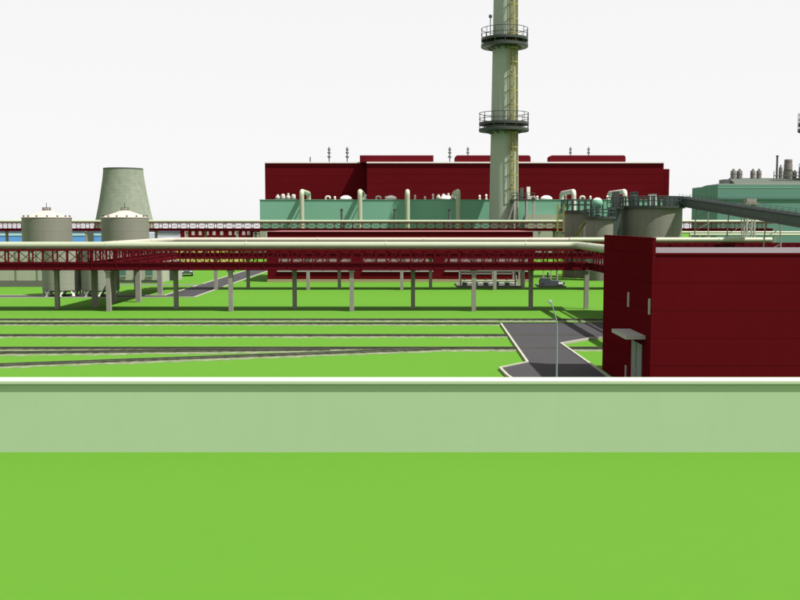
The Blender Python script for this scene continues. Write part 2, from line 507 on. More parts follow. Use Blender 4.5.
rack('red lattice pipe rack behind the nearest one, in front of the long red hall', (B0[0], B0[1], 0), 0, 77, 2.4, 3.5, 4.12, 5.2, colsB)
colsC = [(5.0 + 10.4 * i, 0) for i in range(17)] + [(8.4 + 10.4 * i, 2.4) for i in range(17)]
rack('long raised pipe rack far behind, in front of the mint green hall', (-101, 200, 0), 0, 178, 2.4, 5.85, 6.4, 7.45, colsC, bay=1.9, xf=1.0, cw=.45)

def pipe(label, pts, r, m='pipe', fil=0, group='pipes lying on the pipe racks', n=16, flange=12.0):
    P = fillet(pts, fil) if fil else [Vector(p) for p in pts]
    o = Vector(pts[0]); o.z = 0
    t = thing('pipeline', label, 'pipe', o, 0, group)
    MB(o).tube(P, r, n).build('pipe_run', m, t)
    f = MB(o)
    for a, c in zip(pts[:-1], pts[1:]):
        a, c = Vector(a), Vector(c)
        L = (c - a).length; u = (c - a) / L
        s = flange * .4
        while s < L - 2:
            f.tube([a + u * (s - .05), a + u * (s + .05)], r + .035, n)
            s += flange
    if f.v: f.build('joint_band', m, t)
    return t
pipe('thick pale pipe along the nearest rack that bends towards the red building',
     [(-66, 83.05, 5.58), (15.3, 83.05, 5.58), (15.3, 50.2, 5.58)], .315, fil=.9)
pipe('pale pipe crossing the short cross rack, then following the rear red rack',
     [(-26.1, 83.7, 5.57), (-26.1, 109.3, 5.57), (31.9, 109.3, 5.57)], .295, 'pipe_warm', fil=.9)
pipe('shorter pale pipe ending with an open end above the red building roof', [(19, 108.55, 5.60), (41.7, 108.55, 5.60)], .29)
pipe('slim pale pipe on the far raised rack', [(-101, 200.6, 7.83), (77, 200.6, 7.83)], .29)
pipe('dark underslung pipe along the far raised rack', [(-101, 201.7, 7.75), (34, 201.7, 7.75)], .2, 'pipe')

tray = MB((B0[0], B0[1], 0)).box(20, 49.4, B0[1] + 1.9, B0[1] + 2.2, 4.2, 5.12)
tag(tray.build('cable_tray', 'red_steel', loc=(B0[0], B0[1], 0)), 'dark red cable tray inside the rear rack, seen over the red building roof', 'cable tray')
# thin pipes on low posts at the right, behind the red building
for i, (zz, dd, px0, lab) in enumerate(((6.05, 150, 681, 'upper thin pale pipe on posts at far right behind the red building'),
                                        (5.72, 148, 690, 'lower thin pale pipe on posts at far right behind the red building'))):
    x0 = X(px0, dd)
    t = thing('post_pipe', lab, 'pipe', (x0, dd, 0), 0, 'thin pipes on posts')
    MB((x0, dd, 0)).tube([(x0, dd, zz), (82, dd, zz)], .17, 10).build('pipe_run', 'pipe', t)
    for j in range(4):
        xx = x0 + 3 + j * 10
        MB((x0, dd, 0)).box(xx - .12, xx + .12, dd - .12, dd + .12, 0, zz - .172).build('post', 'conc', t)

# ------------------------------------------------------------------ long red hall behind the racks
xl, xr, d = X(267, 123), X(533, 123), 123.0
o = (xl, d, 0)
t = thing('red_hall', 'long low red hall with ribbon windows behind the pipe racks', 'building', o)
MB(o).box(xl, xr, d, d + 16, .35, 6.38).build('wall', 'red_far', t)
MB(o).box(xl - .05, xr + .05, d - .05, d + 16.05, 0, .348).build('plinth', 'plinth', t)
MB(o).box(xl - .12, xr + .12, d - .12, d + 16.12, 6.382, 6.43).build('roof', 'roof_rose', t)
for a, c in ((277, 352.5), (362.5, 433), (445, 492), (497, 528)):
    xa, xc = X(a, d), X(c, d)
    w = MB(o).box(xa, xc, d - .06, d - .003, 1.42, 2.95).build('window', 'window_gray', t)
    MB(o).box(xa - .05, xc + .05, d - .14, d - .003, 1.30, 1.417).build('sill', 'gray_light', w)
    m = MB(o)
    n = int((xc - xa) / 1.6)
    for i in range(1, n): 
        xx = xa + (xc - xa) * i / n
        m.box(xx - .05, xx + .05, d - .09, d - .062, 1.42, 2.95)
    m.build('frame', 'red_steel', w)

# ------------------------------------------------------------------ mint green hall and the big red boiler house
DG = 219.0
xl, xr = X(260, DG), X(668, DG)
zg = Z(200, DG)
o = (xl, DG, 0)
t = thing('green_hall', 'mint green flat roofed hall in front of the tall red block', 'building', o)
MB(o).box(xl, xr, DG, 235.8, 0, zg).build('wall', 'green', t)
MB(o).box(xl - .1, xr + .1, DG - .1, DG + .3, zg + .003, zg + .12).build('roof_edge', 'green', t)
xa = X(528, DG - 1)
b = MB(o).box(X(525, DG), X(562, DG), DG - 2.0, DG - .003, 0, Z(214.5, DG - 2))
b.build('lower_annex', 'plaster', t)

DR = 236.0
o = (X(265.5, DR), DR, 0)
t = thing('boiler_house', 'huge dark red boiler house block behind the mint green hall', 'building', o)
zr = Z(163.2, DR)
MB(o).box(X(265.5, DR + 6.3), X(372, DR + 6.3), DR + 6.3, DR + 40, 0, Z(163.2, DR + 6.3)).build('recessed_wall', 'red_far', t)
MB(o).box(X(367, DR), X(662.5, DR), DR, DR + 40.2, 0, zr).build('front_wall', 'red_far', t)
MB(o).box(X(662, DR) , X(668.3, DR + 6), DR + 6, DR + 40.1, 0, Z(169, DR + 6)).build('side_wing', 'red_far', t)
MB(o).box(X(265, DR + 6), X(366.8, DR + 6), DR + 6, DR + 40, Z(163.2, DR + 6.3) + .003, Z(161.9, DR + 6)).build('cornice', 'white_trim', t)
MB(o).box(X(366.8, DR - .3), X(663.2, DR - .3), DR - .3, DR + 40.3, zr + .003, Z(161.9, DR)).build('cornice', 'white_trim', t)
for a, c in ((360, 433.3), (455, 530), (549, 624.5)):
    xa, xc, dd = X(a, DR + 2), X(c, DR + 2), DR + 2
    z0, z1 = Z(161.9, DR) + .003, Z(155.3, dd)
    m = MB(o)
    prof = [(xa, z0), (xc, z0), (xc, z1 - .5), (xc - .15, z1 - .15), (xc - .5, z1), (xa + .5, z1), (xa + .15, z1 - .15), (xa, z1 - .5)]
    if a == 360: prof = [(xa, z0), (xc, z0), (xc, z1), (xa, z1)]
    n = len(prof)
    vs = [(x, dd, z) for x, z in prof] + [(x, dd + 4, z) for x, z in prof]
    m.add(vs, [tuple(range(n)), tuple(reversed(range(n, 2 * n)))] + [((i + 1) % n, i, n + i, n + (i + 1) % n) for i in range(n)])
    m.build('roof_box', 'roof_box', t)

# three-ball vents standing on the boiler house roof
def ball_vent(label, px, dd):
    z0, s = zr + .3, k(dd)
    x = X(px, dd)
    t = thing('ball_vent', label, 'roof vent', (x, dd, z0), 0, 'three-ball vents on the red block roof')
    zt_ = Z(147, dd) - z0
    MB().tube([(0, 0, 0), (0, 0, zt_)], .14, 8).build('mast', 'vent_gray', t)
    for py, r in ((149.3, .40), (152.6, .43), (156.7, .46)):
        zc = Z(py, dd) - z0
        MB().lathe((0, 0), [(.15, zc - r * .9), (r * .8, zc - r * .55), (r, zc), (r * .8, zc + r * .5), (.15, zc + r * .9)], 12).build('vent_ball', 'vent_gray', t)
    return t
for px, dd, lab in ((329.5, 246, 'leftmost three-ball vent on the red block roof'), (347.5, 246, 'three-ball vent just left of the first red roof box'),
                    (449.5, 246, 'three-ball vent in the gap between the first and second roof boxes'), (467.5, 268, 'three-ball vent behind the second roof box, left of the chimney'),
                    (569.5, 268, 'left one of two three-ball vents behind the rightmost roof box'), (587.5, 268, 'rightmost three-ball vent, behind the rightmost roof box')):
    ball_vent(lab, px, dd)
x = X(310.7, 246)
tag(MB((x, 246, zr)).tube([(x, 246, zr + .2), (x, 246, Z(157, 246))], .16, 8).build('stub_pipe', 'vent_gray', loc=(x, 246, zr)), 'short plain grey stub pipe on the red roof left of the vents', 'roof pipe')

# bent steam pipes rising in front of the green wall and running back over its roof
for px, lab in ((302, 'leftmost pale bent steam pipe rising over the green hall'), (360, 'second bent steam pipe from the left, below the red roof box end'),
                (407.5, 'bent steam pipe seen straight end on, left of the chimney shadow edge'), (458, 'bent steam pipe standing in the chimney shadow on the green wall'),
                (573.5, 'bent steam pipe right of the chimney, above the left railed tank'), (624.5, 'rightmost bent steam pipe, above the large round tank')):
    dd = 215.6
    x = X(px, dd); zt_ = Z(191.2, dd)
    t = thing('steam_pipe', lab, 'pipe', (x, dd, 0), 0, 'bent steam pipes over the green hall')
    MB((x, dd, 0)).tube(fillet([(x, dd, 0), (x, dd, zt_), (x, 232, zt_), (x, 232, zg + .02)], 1.1), .52, 14).build('riser', 'pipe' if px < 500 else 'pipe_pink', t)
    MB((x, dd, 0)).lathe((x, 232), [(.75, zg + .003), (.75, zg + .16)], 14).build('flange', 'pipe_pink', t)
    f = MB((x, dd, 0))
    for zz in (4, 8, 12.0): f.box(x - .1, x + .1, dd + .5, DG - .003, zz, zz + .15)
    f.build('bracket', 'vent_gray', t)

for px, lab in ((346, 'white roof dome left of the second bent steam pipe'), (391, 'white roof dome left of the end-on steam pipe'), (446, 'white roof dome left of the shadowed steam pipe'),
                (546, 'white roof dome just right of the chimney on the green hall')):
    dd = 226; x = X(px, dd)
    t = thing('roof_dome', lab, 'roof dome', (x, dd, zg), 0, 'domes on the green hall roof')
    MB().lathe((0, 0), [(1.3, .003), (1.3, .35)], 20).build('drum', 'pipe_pink', t)
    MB().sphere((0, 0, .353), 1.42, 20, 4, 90, .62).build('dome', 'white_trim', t)
for px, lab in ((328, 'small hooked roof pipe right of the leftmost bent steam pipe'), (378.5, 'small hooked roof pipe right of the second bent steam pipe'), (582, 'small hooked roof pipe left of the green ball vessel'), (532.5, 'small hooked roof pipe right of the chimney foot platform')):
    dd = 225; x = X(px, dd)
    t = thing('hook_pipe', lab, 'roof pipe', (x, dd, zg), 0, 'hooked pipes on the green hall roof')
    MB().tube(fillet([(-.5, 0, 0), (-.5, 0, .95), (.5, 0, .95), (.5, 0, .45)], .4), .22, 10).build('hook', 'pipe_pink', t)
    MB().lathe((-.5, 0), [(.38, .004), (.38, .14)], 12).build('flange', 'vent_gray', t)
vents = [(335, 1.0), (365.5, 1.5), (386, 1.0), (415, 1.3), (425, 1.0), (433, 1.6), (479.5, 1.3), (486, 1.5), (537, 1.1), (565.5, 1.4), (590, 1.1), (607, 1.2), (635, 1.4)]
vlab = ['squat roof cone between first hook pipe and white dome', 'roof cone just right of the second bent steam pipe', 'roof cone in front of the dome left of the end-on pipe', 'roof cone just right of the end-on steam pipe',
        'smaller roof cone left of the roof fan unit', 'taller roof cone touching the roof fan unit', 'roof cone left of the chimney', 'roof cone tight beside the left edge of the chimney',
        'roof cone left of the white dome right of the chimney', 'roof cone under the bend of the pipe right of the chimney', 'roof cone right of the hooked pipe near the ball vessel', 'roof cone right of the ball vessel', 'roof cone below the rightmost steam pipe']
for (px, h), lab in zip(vents, vlab):
    dd = 223.5; x = X(px, dd)
    t = thing('roof_cone', lab, 'roof vent', (x, dd, zg), 0, 'small cone vents on the green hall roof')
    MB().lathe((0, 0), [(.32, .003), (.2, h * .6), (.16, h * .7)], 10).build('stem', 'pipe_pink', t)
    MB().lathe((0, 0), [(.3, h * .7), (.22, h * .85), (.02, h)], 10).build('cap', 'white_trim', t)
for xa, xc, lab in ((275, 296, 'row of pale roof machinery at the left end of the green hall'), (436, 456, 'grey roof fan unit in the chimney shadow')):
    dd = 226; x = X(xa, dd); w = X(xc, dd) - x
    t = thing('roof_unit', lab, 'roof machine', (x, dd, zg), 0)
    MB().box(0, w, 0, 1.6, .003, .55).build('base_frame', 'vent_gray', t)
    n = 4
    for i in range(n):
        cx = w * (i + .5) / n
        MB().lathe((cx, .8), [(.5, .553), (.5, 1.0 + .3 * (i % 2)), (.25, 1.2 + .3 * (i % 2)), (.25, 1.5 + .15 * (i % 3))], 12).build('fan_housing', 'pipe_pink', t)
# dark stub stacks in front of the green wall
for px, lab in ((341.7, 'leftmost dark stub stack before the green wall'), (394.8, 'dark stub stack before the green wall at the chimney shadow edge'), (449.4, 'dark stub stack before the green wall inside the chimney shadow')):
    dd = 205; x = X(px, dd)
    t = thing('stub_stack', lab, 'exhaust stack', (x, dd, 0), 0, 'dark stub stacks before the green wall')
    h = Z(209, dd)
    MB().lathe((0, 0), [(.28, 0), (.24, h - .3)], 10).build('stack', 'vent_gray', t)
    MB().lathe((0, 0), [(.33, h - .3), (.33, h)], 10).build('rim', 'dark', t)

# ------------------------------------------------------------------ chimney
def ring(cx, cy, z, r, tr, n=48, rec=6):
    return [(cx + r * math.cos(2 * math.pi * i / n), cy + r * math.sin(2 * math.pi * i / n), z) for i in range(n)] + [(cx + r, cy, z)]
def chimney(label, loc, S):
    t = thing('chimney', label, 'chimney', loc, 0, 'tall concrete chimneys')
    rb, rt, top = 3.15, 2.12, 78.0
    rad = lambda z: rb + (rt - rb) * z / top
    MB().lathe((0, 0), [(rb, 0), (rad(26), 26), (rad(52), 52), (rt, top), (rt - .35, top), (rt - .35, top - 3)], 48).build('shaft', 'chimney', t)
    for z, ro in ((Z(131.5, S), 5.30), (Z(47.5, S), 4.95), (66.5, 4.8)):
        ri = rad(z)
        p = MB().lathe((0, 0), [(ri + .02, z - .05), (ro, z - .05), (ro + .12, z + .05), (ro + .12, z + .55), (ro - .02, z + .62), (ri + .02, z + .62)], 40).build('platform', 'dark', t)
        for i in range(12):
            a = 2 * math.pi * i / 12
            c, s = math.cos(a), math.sin(a)
            MB().beam((c * (ri + .03), s * (ri + .03), z - .55), (c * (ri + 1.1), s * (ri + 1.1), z - .1), .16, .2).build('bracket', 'dark', p)
        m = MB().lathe((0, 0), [(ro + .02, z + 1.35), (ro + .08, z + 1.35), (ro + .08, z + 1.9), (ro + .02, z + 1.9), (ro + .02, z + 1.35)], 40)
        m.build('kick_plate', 'dark', p)
        m = MB()
        for h in (2.7, 3.9): m.tube(ring(0, 0, z + h, ro + .05, .05), .07, 6)
        for i in range(14):
            a = 2 * math.pi * (i + .35) / 14
            c, s = math.cos(a) * (ro + .05), math.sin(a) * (ro + .05)
            m.tube([(c, s, z + .6), (c, s, z + 3.95)], .065, 6)
        m.build('railing', 'dark', p)
    # beacon mast on the upper platform
    z = Z(47.5, S); a = R(218); c, s = 4.2 * math.cos(a), 4.2 * math.sin(a)
    bm = MB().tube([(c, s, z + .62), (c, s, z + 6.0)], .09, 8).build('beacon_mast', 'dark', t)
    MB().lathe((c, s), [(.2, z + 5.7), (.38, z + 5.85), (.38, z + 6.25), (.15, z + 6.45)], 10).build('beacon', 'vent_gray', bm)
    # caged ladder on the sunny front side
    ang = R(-58)
    ux, uy = math.cos(ang), math.sin(ang); tx, ty = -uy, ux
    def P(z, off, lat): 
        r = rad(z) + off
        return (ux * r + tx * lat, uy * r + ty * lat, z)
    z0, z1 = Z(199, S), top - .5
    m = MB()
    for lat in (-.42, .42): m.tube([P(z0, .25, lat), P(z1, .25, lat)], .085, 6)
    z = z0 + .2
    while z < z1:
        m.beam(P(z, .25, -.42), P(z, .25, .42), .08, .12); z += .55
    m.build('ladder', 'olive', t)
    m = MB(); 
    for th in (-75, -38, 0, 38, 75):
        la, of = 1.05 * math.sin(R(th)), .35 + 1.05 * math.cos(R(th))
        m.tube([P(z0 + 2, of, la), P(z1, of, la)], .075, 6)
    z = z0 + 2
    while z < z1:
        pts = [P(z, .05, -1.05)] + [P(z, .35 + 1.05 * math.cos(R(th)), 1.05 * math.sin(R(th))) for th in range(-90, 91, 20)] + [P(z, .05, 1.05)]
        for a_, b_ in zip(pts[:-1], pts[1:]): m.beam(a_, b_, .07, .24)
        z += 3.0
    m.build('ladder_cage', 'olive', t)
    m = MB().tube([(rad(5) * .93 + .22, -rad(5) * .5, 2), (rad(top) * .93 + .22, -rad(top) * .5, top - 2)], .2, 8)
    m.build('riser_pipe', 'pipe', t)
    # foot platform with a gas sampling cabin and its stair, right of the shaft
    zf = Z(199.5, S)
    p = MB().box(1.2, 6.4, -4.6, -2.4, zf - .35, zf).build('foot_platform', 'dark', t)
    MB().box(3.2, 3.9, -4.3, -3.4, zf + .003, zf + 2.4).build('sampling_cabinet', 'vent_gray', p)
    MB().box(4.6, 5.3, -4.3, -3.4, zf + .003, zf + 2.6).build('sampling_cabinet', 'white', p)
    m = MB()
    for x in (1.25, 2.9, 4.6, 6.35):
        for y in (-4.55, -2.45): m.box(x - .05, x + .05, y - .05, y + .05, zf + .003, zf + 1.3)
    for zz in (.7, 1.3):
        m.box(1.2, 6.4, -4.57, -4.52, zf + zz - .04, zf + zz + .04); m.box(1.2, 6.4, -2.48, -2.43, zf + zz - .04, zf + zz + .04)
    m.build('railing', 'dark', p)
    for x in (2.0, 4.6, 6.2):
        for y in (-4.4, -2.6): MB().box(x - .16, x + .16, y - .16, y + .16, 0, zf - .353).build('platform_leg', 'gray_light', p)
    m = MB()
    m.beam((-.5, -3.6, 4.0), (2.0, -3.6, zf - .5), .5, .35); m.beam((-.5, -4.6, 4.0), (2.0, -4.6, zf - .5), .12, .35)
    m.build('stair', 'gray_light', p)
    return t
SC = 212.0
ch = chimney('tall grey-green chimney with two railed platforms in the middle', (X(503, SC), SC, 0), SC)
dup(ch, (X(821.2, SC), SC, 0), 'chimney outside the right frame edge, only a dark platform rim showing')

# ------------------------------------------------------------------ round tanks with railed decks at the right
def deck_rail(t, r, z, h=1.6, n=22, post=.09):
    p = MB().lathe((0, 0), [(r - .05, z + .003), (r + .35, z + .003), (r + .35, z + .34), (r - .05, z + .34)], 40).build('deck', 'dark', t)
    m = MB()
    for hh in (h * .55, h): m.tube(ring(0, 0, z + .3 + hh, r + .3, .05), .055, 6)
    for i in range(n):
        a = 2 * math.pi * i / n
        c, s = math.cos(a) * (r + .3), math.sin(a) * (r + .3)
        m.box(c - post, c + post, s - post, s + post, z + .34, z + .3 + h)
    m.build('railing', 'rail_dark', p)
    return p
def rtank(name, label, px0, px1, d, ytop, m='tank_dark', rail=1.5, n=22):
    x = (X(px0, d) + X(px1, d)) / 2; r = (X(px1, d) - X(px0, d)) / 2; z = Z(ytop, d)
    t = thing(name, label, 'tank', (x, d, 0))
    MB().lathe((0, 0), [(r, 0), (r, z), (r * .5, z + .12), (.01, z + .2)], 48).build('shell', m, t)
    if rail: deck_rail(t, r, z, rail, n)
    return t, x, r, z
t1, x1, r1, z1 = rtank('round_tank', 'dark grey tank with thick railing behind the green ball vessel', 563.5, 600, 134, 213, rail=1.5, n=20)
t2, x2, r2, z2 = rtank('round_tank', 'small low grey tank directly under the green ball vessel', 586, 613, 127, 219, rail=.95, n=16)
t3, x3, r3, z3 = rtank('round_tank', 'large grey round tank with railed deck behind the red building corner', 620.5, 681, 132, 208.5, m='tank_dark', rail=1.25, n=40)
# things standing on the big tank deck
for a, c, yt, m, lab in ((631, 637.5, 192.5, 'dark', 'dark tall cabinet standing on the large tank roof'), (649.5, 656, 194.3, 'white', 'white cabinet standing on the large tank roof')):
    x = X(a, 130); w = X(c, 130) - x
    t = thing('roof_cabinet', lab, 'cabinet', (x, 130, z3 + .15))
    h = Z(yt, 130) - z3 - .15
    MB().box(0, w, 0, .9, 0, h).build('body', m, t)
    MB().box(-.05, w + .05, -.05, .95, h + .003, h + .08).build('lid', 'vent_gray', t)
    MB().box(w * .15, w * .85, -.03, -.003, .2, h * .9).build('door', 'vent_gray' if m == 'white' else 'dark2', t)
# green ball vessel on the small tank
dd = 126.6; x = X(597, dd); zc = Z(203.2, dd)
t = thing('ball_vessel', 'mint green ball vessel with white top cap on the small tank', 'vessel', (x, dd, z2 + .17))
zb = zc - z2 - .17
MB().sphere((0, 0, zb), .72, 24, -90, 40).build('ball', 'green', t)
MB().sphere((0, 0, zb), .722, 24, 40.2, 90).build('cap', 'white_trim', t)
for i in range(4):
    a = R(45 + 90 * i)
    MB().tube([(math.cos(a) * .62, math.sin(a) * .62, 0), (math.cos(a) * .6, math.sin(a) * .6, zb - .35)], .07, 8).build('leg', 'green', t)
MB().tube(ring(0, 0, .45, .62, .05, 24), .04, 6).build('leg_ring', 'green', t)
# dark stair tower between the tanks
x = X(612, 129.5); w = X(620.5, 129.5) - x
t = thing('stair_tower', 'dark narrow stair tower between the small and the large tank', 'stair tower', (x, 129.5, 0))
MB().box(0, w, 0, 1.6, 0, 9.4).build('shaft', 'dark2', t)
MB().box(-.3, w + .3, -.4, 2, 9.403, 9.6).build('top_deck', 'dark', t)
m = MB()
for xx in (-.27, w * .5, w + .27):
    for yy in (-.37, 1.97): m.box(xx - .05, xx + .05, yy - .05, yy + .05, 9.603, 10.9)
for zz in (10.2, 10.86):
    for yy in (-.37, 1.97): m.box(-.3, w + .3, yy - .03, yy + .03, zz, zz + .08)
    for xx in (-.27, w + .27): m.box(xx - .03, xx + .03, -.37, 1.97, zz + .01, zz + .07)
m.build('railing', 'rail_dark', t)
MB().box(w * .2, w * .9, .3, 1.3, 9.603, Z(191.5, 130)).build('hoist_box', 'dark', t)
# yellow ladder frame left of the tanks
dd = 130.5; x = X(558, dd)
t = thing('ladder_frame', 'slim yellow ladder frame at the left of the round tanks', 'ladder', (x, dd, 0))
h = Z(204, dd); w = X(564, dd) - x
for xx in (0, w):
    for yy in (0, .8): MB().box(xx - .045, xx + .045, yy - .045, yy + .045, 0, h).build('post', 'yellow', t)
m = MB(); z = .5
while z < h:
    m.box(.047, w - .047, -.02, .02, z, z + .06); m.box(.047, w - .047, .78, .82, z, z + .06); z += .9
m.build('rungs', 'yellow', t)
MB().box(-.1, w + .1, -.1, .9, h * .62, h * .62 + .07).build('landing', 'dark', t)
# second yellow stair in front of tanks
dd = 131; xa, xc = X(573, dd), X(586, dd)
t = thing('tank_stair', 'olive yellow stair leaning between the two left tanks', 'stair', (xa, dd - 2.2, 0))
m = MB(); 
for yy in (0, .7): m.beam((0, yy, 5.5), (xc - xa, yy, 8.3), .06, .22)
m.build('stringer', 'yellow', t)
m = MB()
for i in range(10):
    f = i / 9; m.box((xc - xa) * f - .1, (xc - xa) * f + .1, .05, .65, 5.55 + 2.7 * f, 5.6 + 2.7 * f)
m.build('treads', 'dark', t)
for f in (0, .5, 1):
    MB().box((xc - xa) * f - .04, (xc - xa) * f + .04, -.06, .02, 0, 6.4 + 2.8 * f).build('post', 'yellow', t)

# ------------------------------------------------------------------ inclined conveyor gallery
P0 = Vector((X(664, 132), 132.5, Z(201.5, 132))); P1 = Vector((X(683, 131.5), 131.5, Z(201.2, 131.5))); P2 = Vector((X(800, 95), 95, Z(219.8, 95)))
P3 = P2 + (P2 - P1) * .75
t = thing('conveyor_gallery', 'dark covered conveyor gallery sloping down from the large tank to the right', 'conveyor', (P1.x, P1.y, 0))
o = (P1.x, P1.y, 0)
u = (P3 - P1).normalized(); sd = u.cross(Vector((0, 0, 1))).normalized(); up = sd.cross(u)
L = (P3 - P1).length
def sect(mb, a, c, prof):
    n = len(prof)
    vs = [a + sd * x + up * z for x, z in prof] + [c + sd * x + up * z for x, z in prof]
    mb.add(vs, [tuple(reversed(range(n))), tuple(range(n, 2 * n))] + [(i, (i + 1) % n, n + (i + 1) % n, n + i) for i in range(n)])
m = MB(o); sect(m, P1, P3, [(-.85, -.33), (.85, -.33), (.85, .40), (-.85, .40)]); m.build('gallery', 'conveyor', t)
m = MB(o); sect(m, P1, P3, [(-.92, .403), (.92, .403), (.92, .46), (.6, .62), (-.6, .62), (-.92, .46)]); m.build('roof', 'black_roof', t)
m = MB(o); sect(m, P1 + up * -.003, P3 + up * -.003, [(-.9, -.62), (.9, -.62), (.9, -.333), (-.9, -.333)]); m.build('floor_beam', 'dark', t)
m = MB(o)
for y in (-.75, .75): m.beam(P1 + sd * y + up * .95, P3 + sd * y + up * .95, .03, .03)
s = .3
while s < L:
    for y in (-.75, .75): m.beam(P1 + u * s + sd * y + up * .46, P1 + u * s + sd * y + up * .95, .03, .03)
    s += 1.6
m.build('handrail', 'rail_dark', t)
m = MB(o).box(P0.x, P1.x + .6, P1.y - 1.0, P1.y + 1.2, P1.z - .7, P1.z + .62); m.build('head_house', 'dark2', t)
for f, w in ((.12, 1.1), (.30, 1.1), (.47, 1.2), (.70, 1.2)):
    c = P1 + u * (L * f) - up * .63
    m = MB(o)
    for y in (-1, 1):
        m.beam((c.x + y * .75, c.y, c.z), (c.x + y * w, c.y, 0), .11, .11)
    zz = c.z * .35
    while zz < c.z - 1.2:
        m.beam((c.x - 1, c.y, zz), (c.x + 1, c.y, zz + 1.1), .06, .06); zz += 1.6
    m.build('support', 'conc', t)

# slim lattice tower behind the conveyor
dd = 140; x = X(749.5, dd); h = Z(198.5, dd)
t = thing('lattice_tower', 'slim grey lattice tower rising behind the sloping conveyor', 'tower', (x, dd, 0))
for sx in (-.55, .55):
    for sy in (-.55, .55): MB().box(sx - .1, sx + .1, sy - .1, sy + .1, 0, h - .9).build('leg', 'gray_light', t)
m = MB(); zz = .5
while zz < h - 2:
    for sy in (-.55, .55): m.beam((-.45, sy, zz), (.45, sy, zz + 1.2), .07, .09); m.box(-.45, .45, sy - .05, sy + .05, zz + 1.21, zz + 1.3)
    zz += 1.4
m.build('bracing', 'gray_light', t)
MB().box(-1.05, 1.05, -1.05, 1.05, h - .897, h - .62).build('head_plate', 'conc', t)
MB().box(-.7, .7, -.7, .7, h - .617, h).build('head_box', 'conc', t)

# ------------------------------------------------------------------ far sea-green building at the right
DF = 300.0
xl = X(717, DF); o = (xl, DF, 0)
t = thing('green_factory', 'stepped sea-green factory hall at the far right', 'building', o)
zt_ = Z(184.5, DF)
z_line = Z(197.5, DF)
MB(o).box(xl, xl + 90, DF, DF + 15, 0, z_line - .6).build('lower_wall', 'green2', t)
MB(o).box(xl, xl + 90, DF - .3, DF + 15, z_line - .597, z_line).build('dark_band', 'green_dark', t)
MB(o).box(xl, xl + 90, DF, DF + 15, z_line + .003, zt_).build('upper_wall', 'green2', t)
MB(o).box(xl - .05, xl + 90, DF - .05, DF - .003, Z(188.3, DF), Z(187.2, DF)).build('pale_stripe', 'green_pale', t)
MB(o).box(xl + .2, xl + 90, DF + 15.003, DF + 27, 0, Z(186.8, DF + 15)).build('rear_wall', 'green2', t)
xs = X(729, DF + 8); xs0 = X(720.5, DF + 10)
MB(o).prism([(xl + .4, DF + .4), (xl + 90, DF + .4), (xl + 90, DF + 14), (xl + .4, DF + 14)], zt_ + .003, zt_ + .25).build('roof_edge', 'gray_light', t)
m = MB(o); z1_ = Z(178, DF + 9)
m.add([(xs, DF + 3, zt_ + .25), (xl + 90, DF + 3, zt_ + .25), (xl + 90, DF + 9, z1_), (xs, DF + 9, z1_), (xs, DF + 13, zt_ + .25), (xl + 90, DF + 13, zt_ + .25)],
      [(0, 1, 2, 3), (3, 2, 5, 4), (0, 3, 4), (1, 5, 2), (0, 4, 5, 1)])
m.build('monitor_roof', 'roof_green', t)
MB(o).box(xs0, xs - .003, DF + 7, DF + 12.5, zt_ + .253, Z(179.4, DF + 8)).build('roof_house', 'vent_gray', t)
# equipment on its roof
def roof_silo(label, px0, px1, yt, d=DF + 9, m='silo_brown'):
    x = (X(px0, d) + X(px1, d)) / 2; r = (X(px1, d) - X(px0, d)) / 2; h = Z(yt, d) - z1_ 
    t = thing('roof_silo', label, 'silo', (x, d, z1_), 0, 'silos on the sea-green hall roof')
    MB().lathe((0, 0), [(r, -.3), (r, h * .72), (r * .9, h * .8)], 16).build('shell', m, t)
    if r > 1.2:
        MB().lathe((0, 0), [(r * .93, h * .803), (r * .93, h * .96), (r * .9, h), (.02, h * 1.01)], 20).build('cap', m, t)
    else:
        MB().lathe((0, 0), [(r * .88, h * .803), (r * .6, h * .86), (r * .4, h * .87), (r * .4, h), (.02, h * 1.01)], 16).build('cap', 'vent_gray', t)
    MB().lathe((0, 0), [(r * 1.06, h * .4), (r * 1.06, h * .44)], 16).build('band', 'vent_gray', t)
roof_silo('leftmost small silo on the sea-green roof', 729.3, 734.7, 169)
roof_silo('small silo touching the leftmost one on the sea-green roof', 735.3, 741, 169)
roof_silo('third small silo from the left on the sea-green roof', 749, 754, 169)
roof_silo('fourth small silo from the left, before the thin stack', 755, 760, 169)
roof_silo('short grey vessel between the thin stack and the wide one', 777.3, 780.7, 165)
roof_silo('wide tall grey vessel on the sea-green roof near the right edge', 782.3, 790.5, 159.5)
roof_silo('low vessel right of the wide grey vessel at the right edge', 791.2, 795, 170)
d = DF + 9; x = X(775.3, d)
t = thing('thin_stack', 'thin dark stack on the sea-green roof at the right', 'exhaust stack', (x, d, z1_))
MB().lathe((0, 0), [(.34, -.3), (.30, Z(155.5, d) - z1_)], 12).build('pipe_shaft', 'vent_gray', t)
MB().lathe((0, 0), [(.42, Z(155.5, d) - z1_ - .4), (.42, Z(155.5, d) - z1_ + .003)], 12).build('rim', 'dark', t)
t = thing('equipment_frame', 'grey steel equipment frame under the vessels on the sea-green roof', 'steel frame', (X(769, d), d - 3, z1_))
w = X(803, d) - X(769, d)
MB().box(0, w, 0, .5, .4, .75).build('deck', 'vent_gray', t)
m = MB()
for i in range(12): m.box(w * i / 11 - .08, w * i / 11 + .08, .1, .25, -1.4, 2.0 if i < 8 else 4.5)
for zz in (1.3, 1.95): m.box(0, w, .14, .2, zz, zz + .1)
m.build('frame', 'vent_gray', t)
MB().box(w - 2.2, w, .6, 2.2, .0, 3.4).build('dark_box', 'dark', t)
MB().beam((w * .66, .18, 1.2), (w, .18, 4.2), .1, .15).build('brace', 'dark', t)

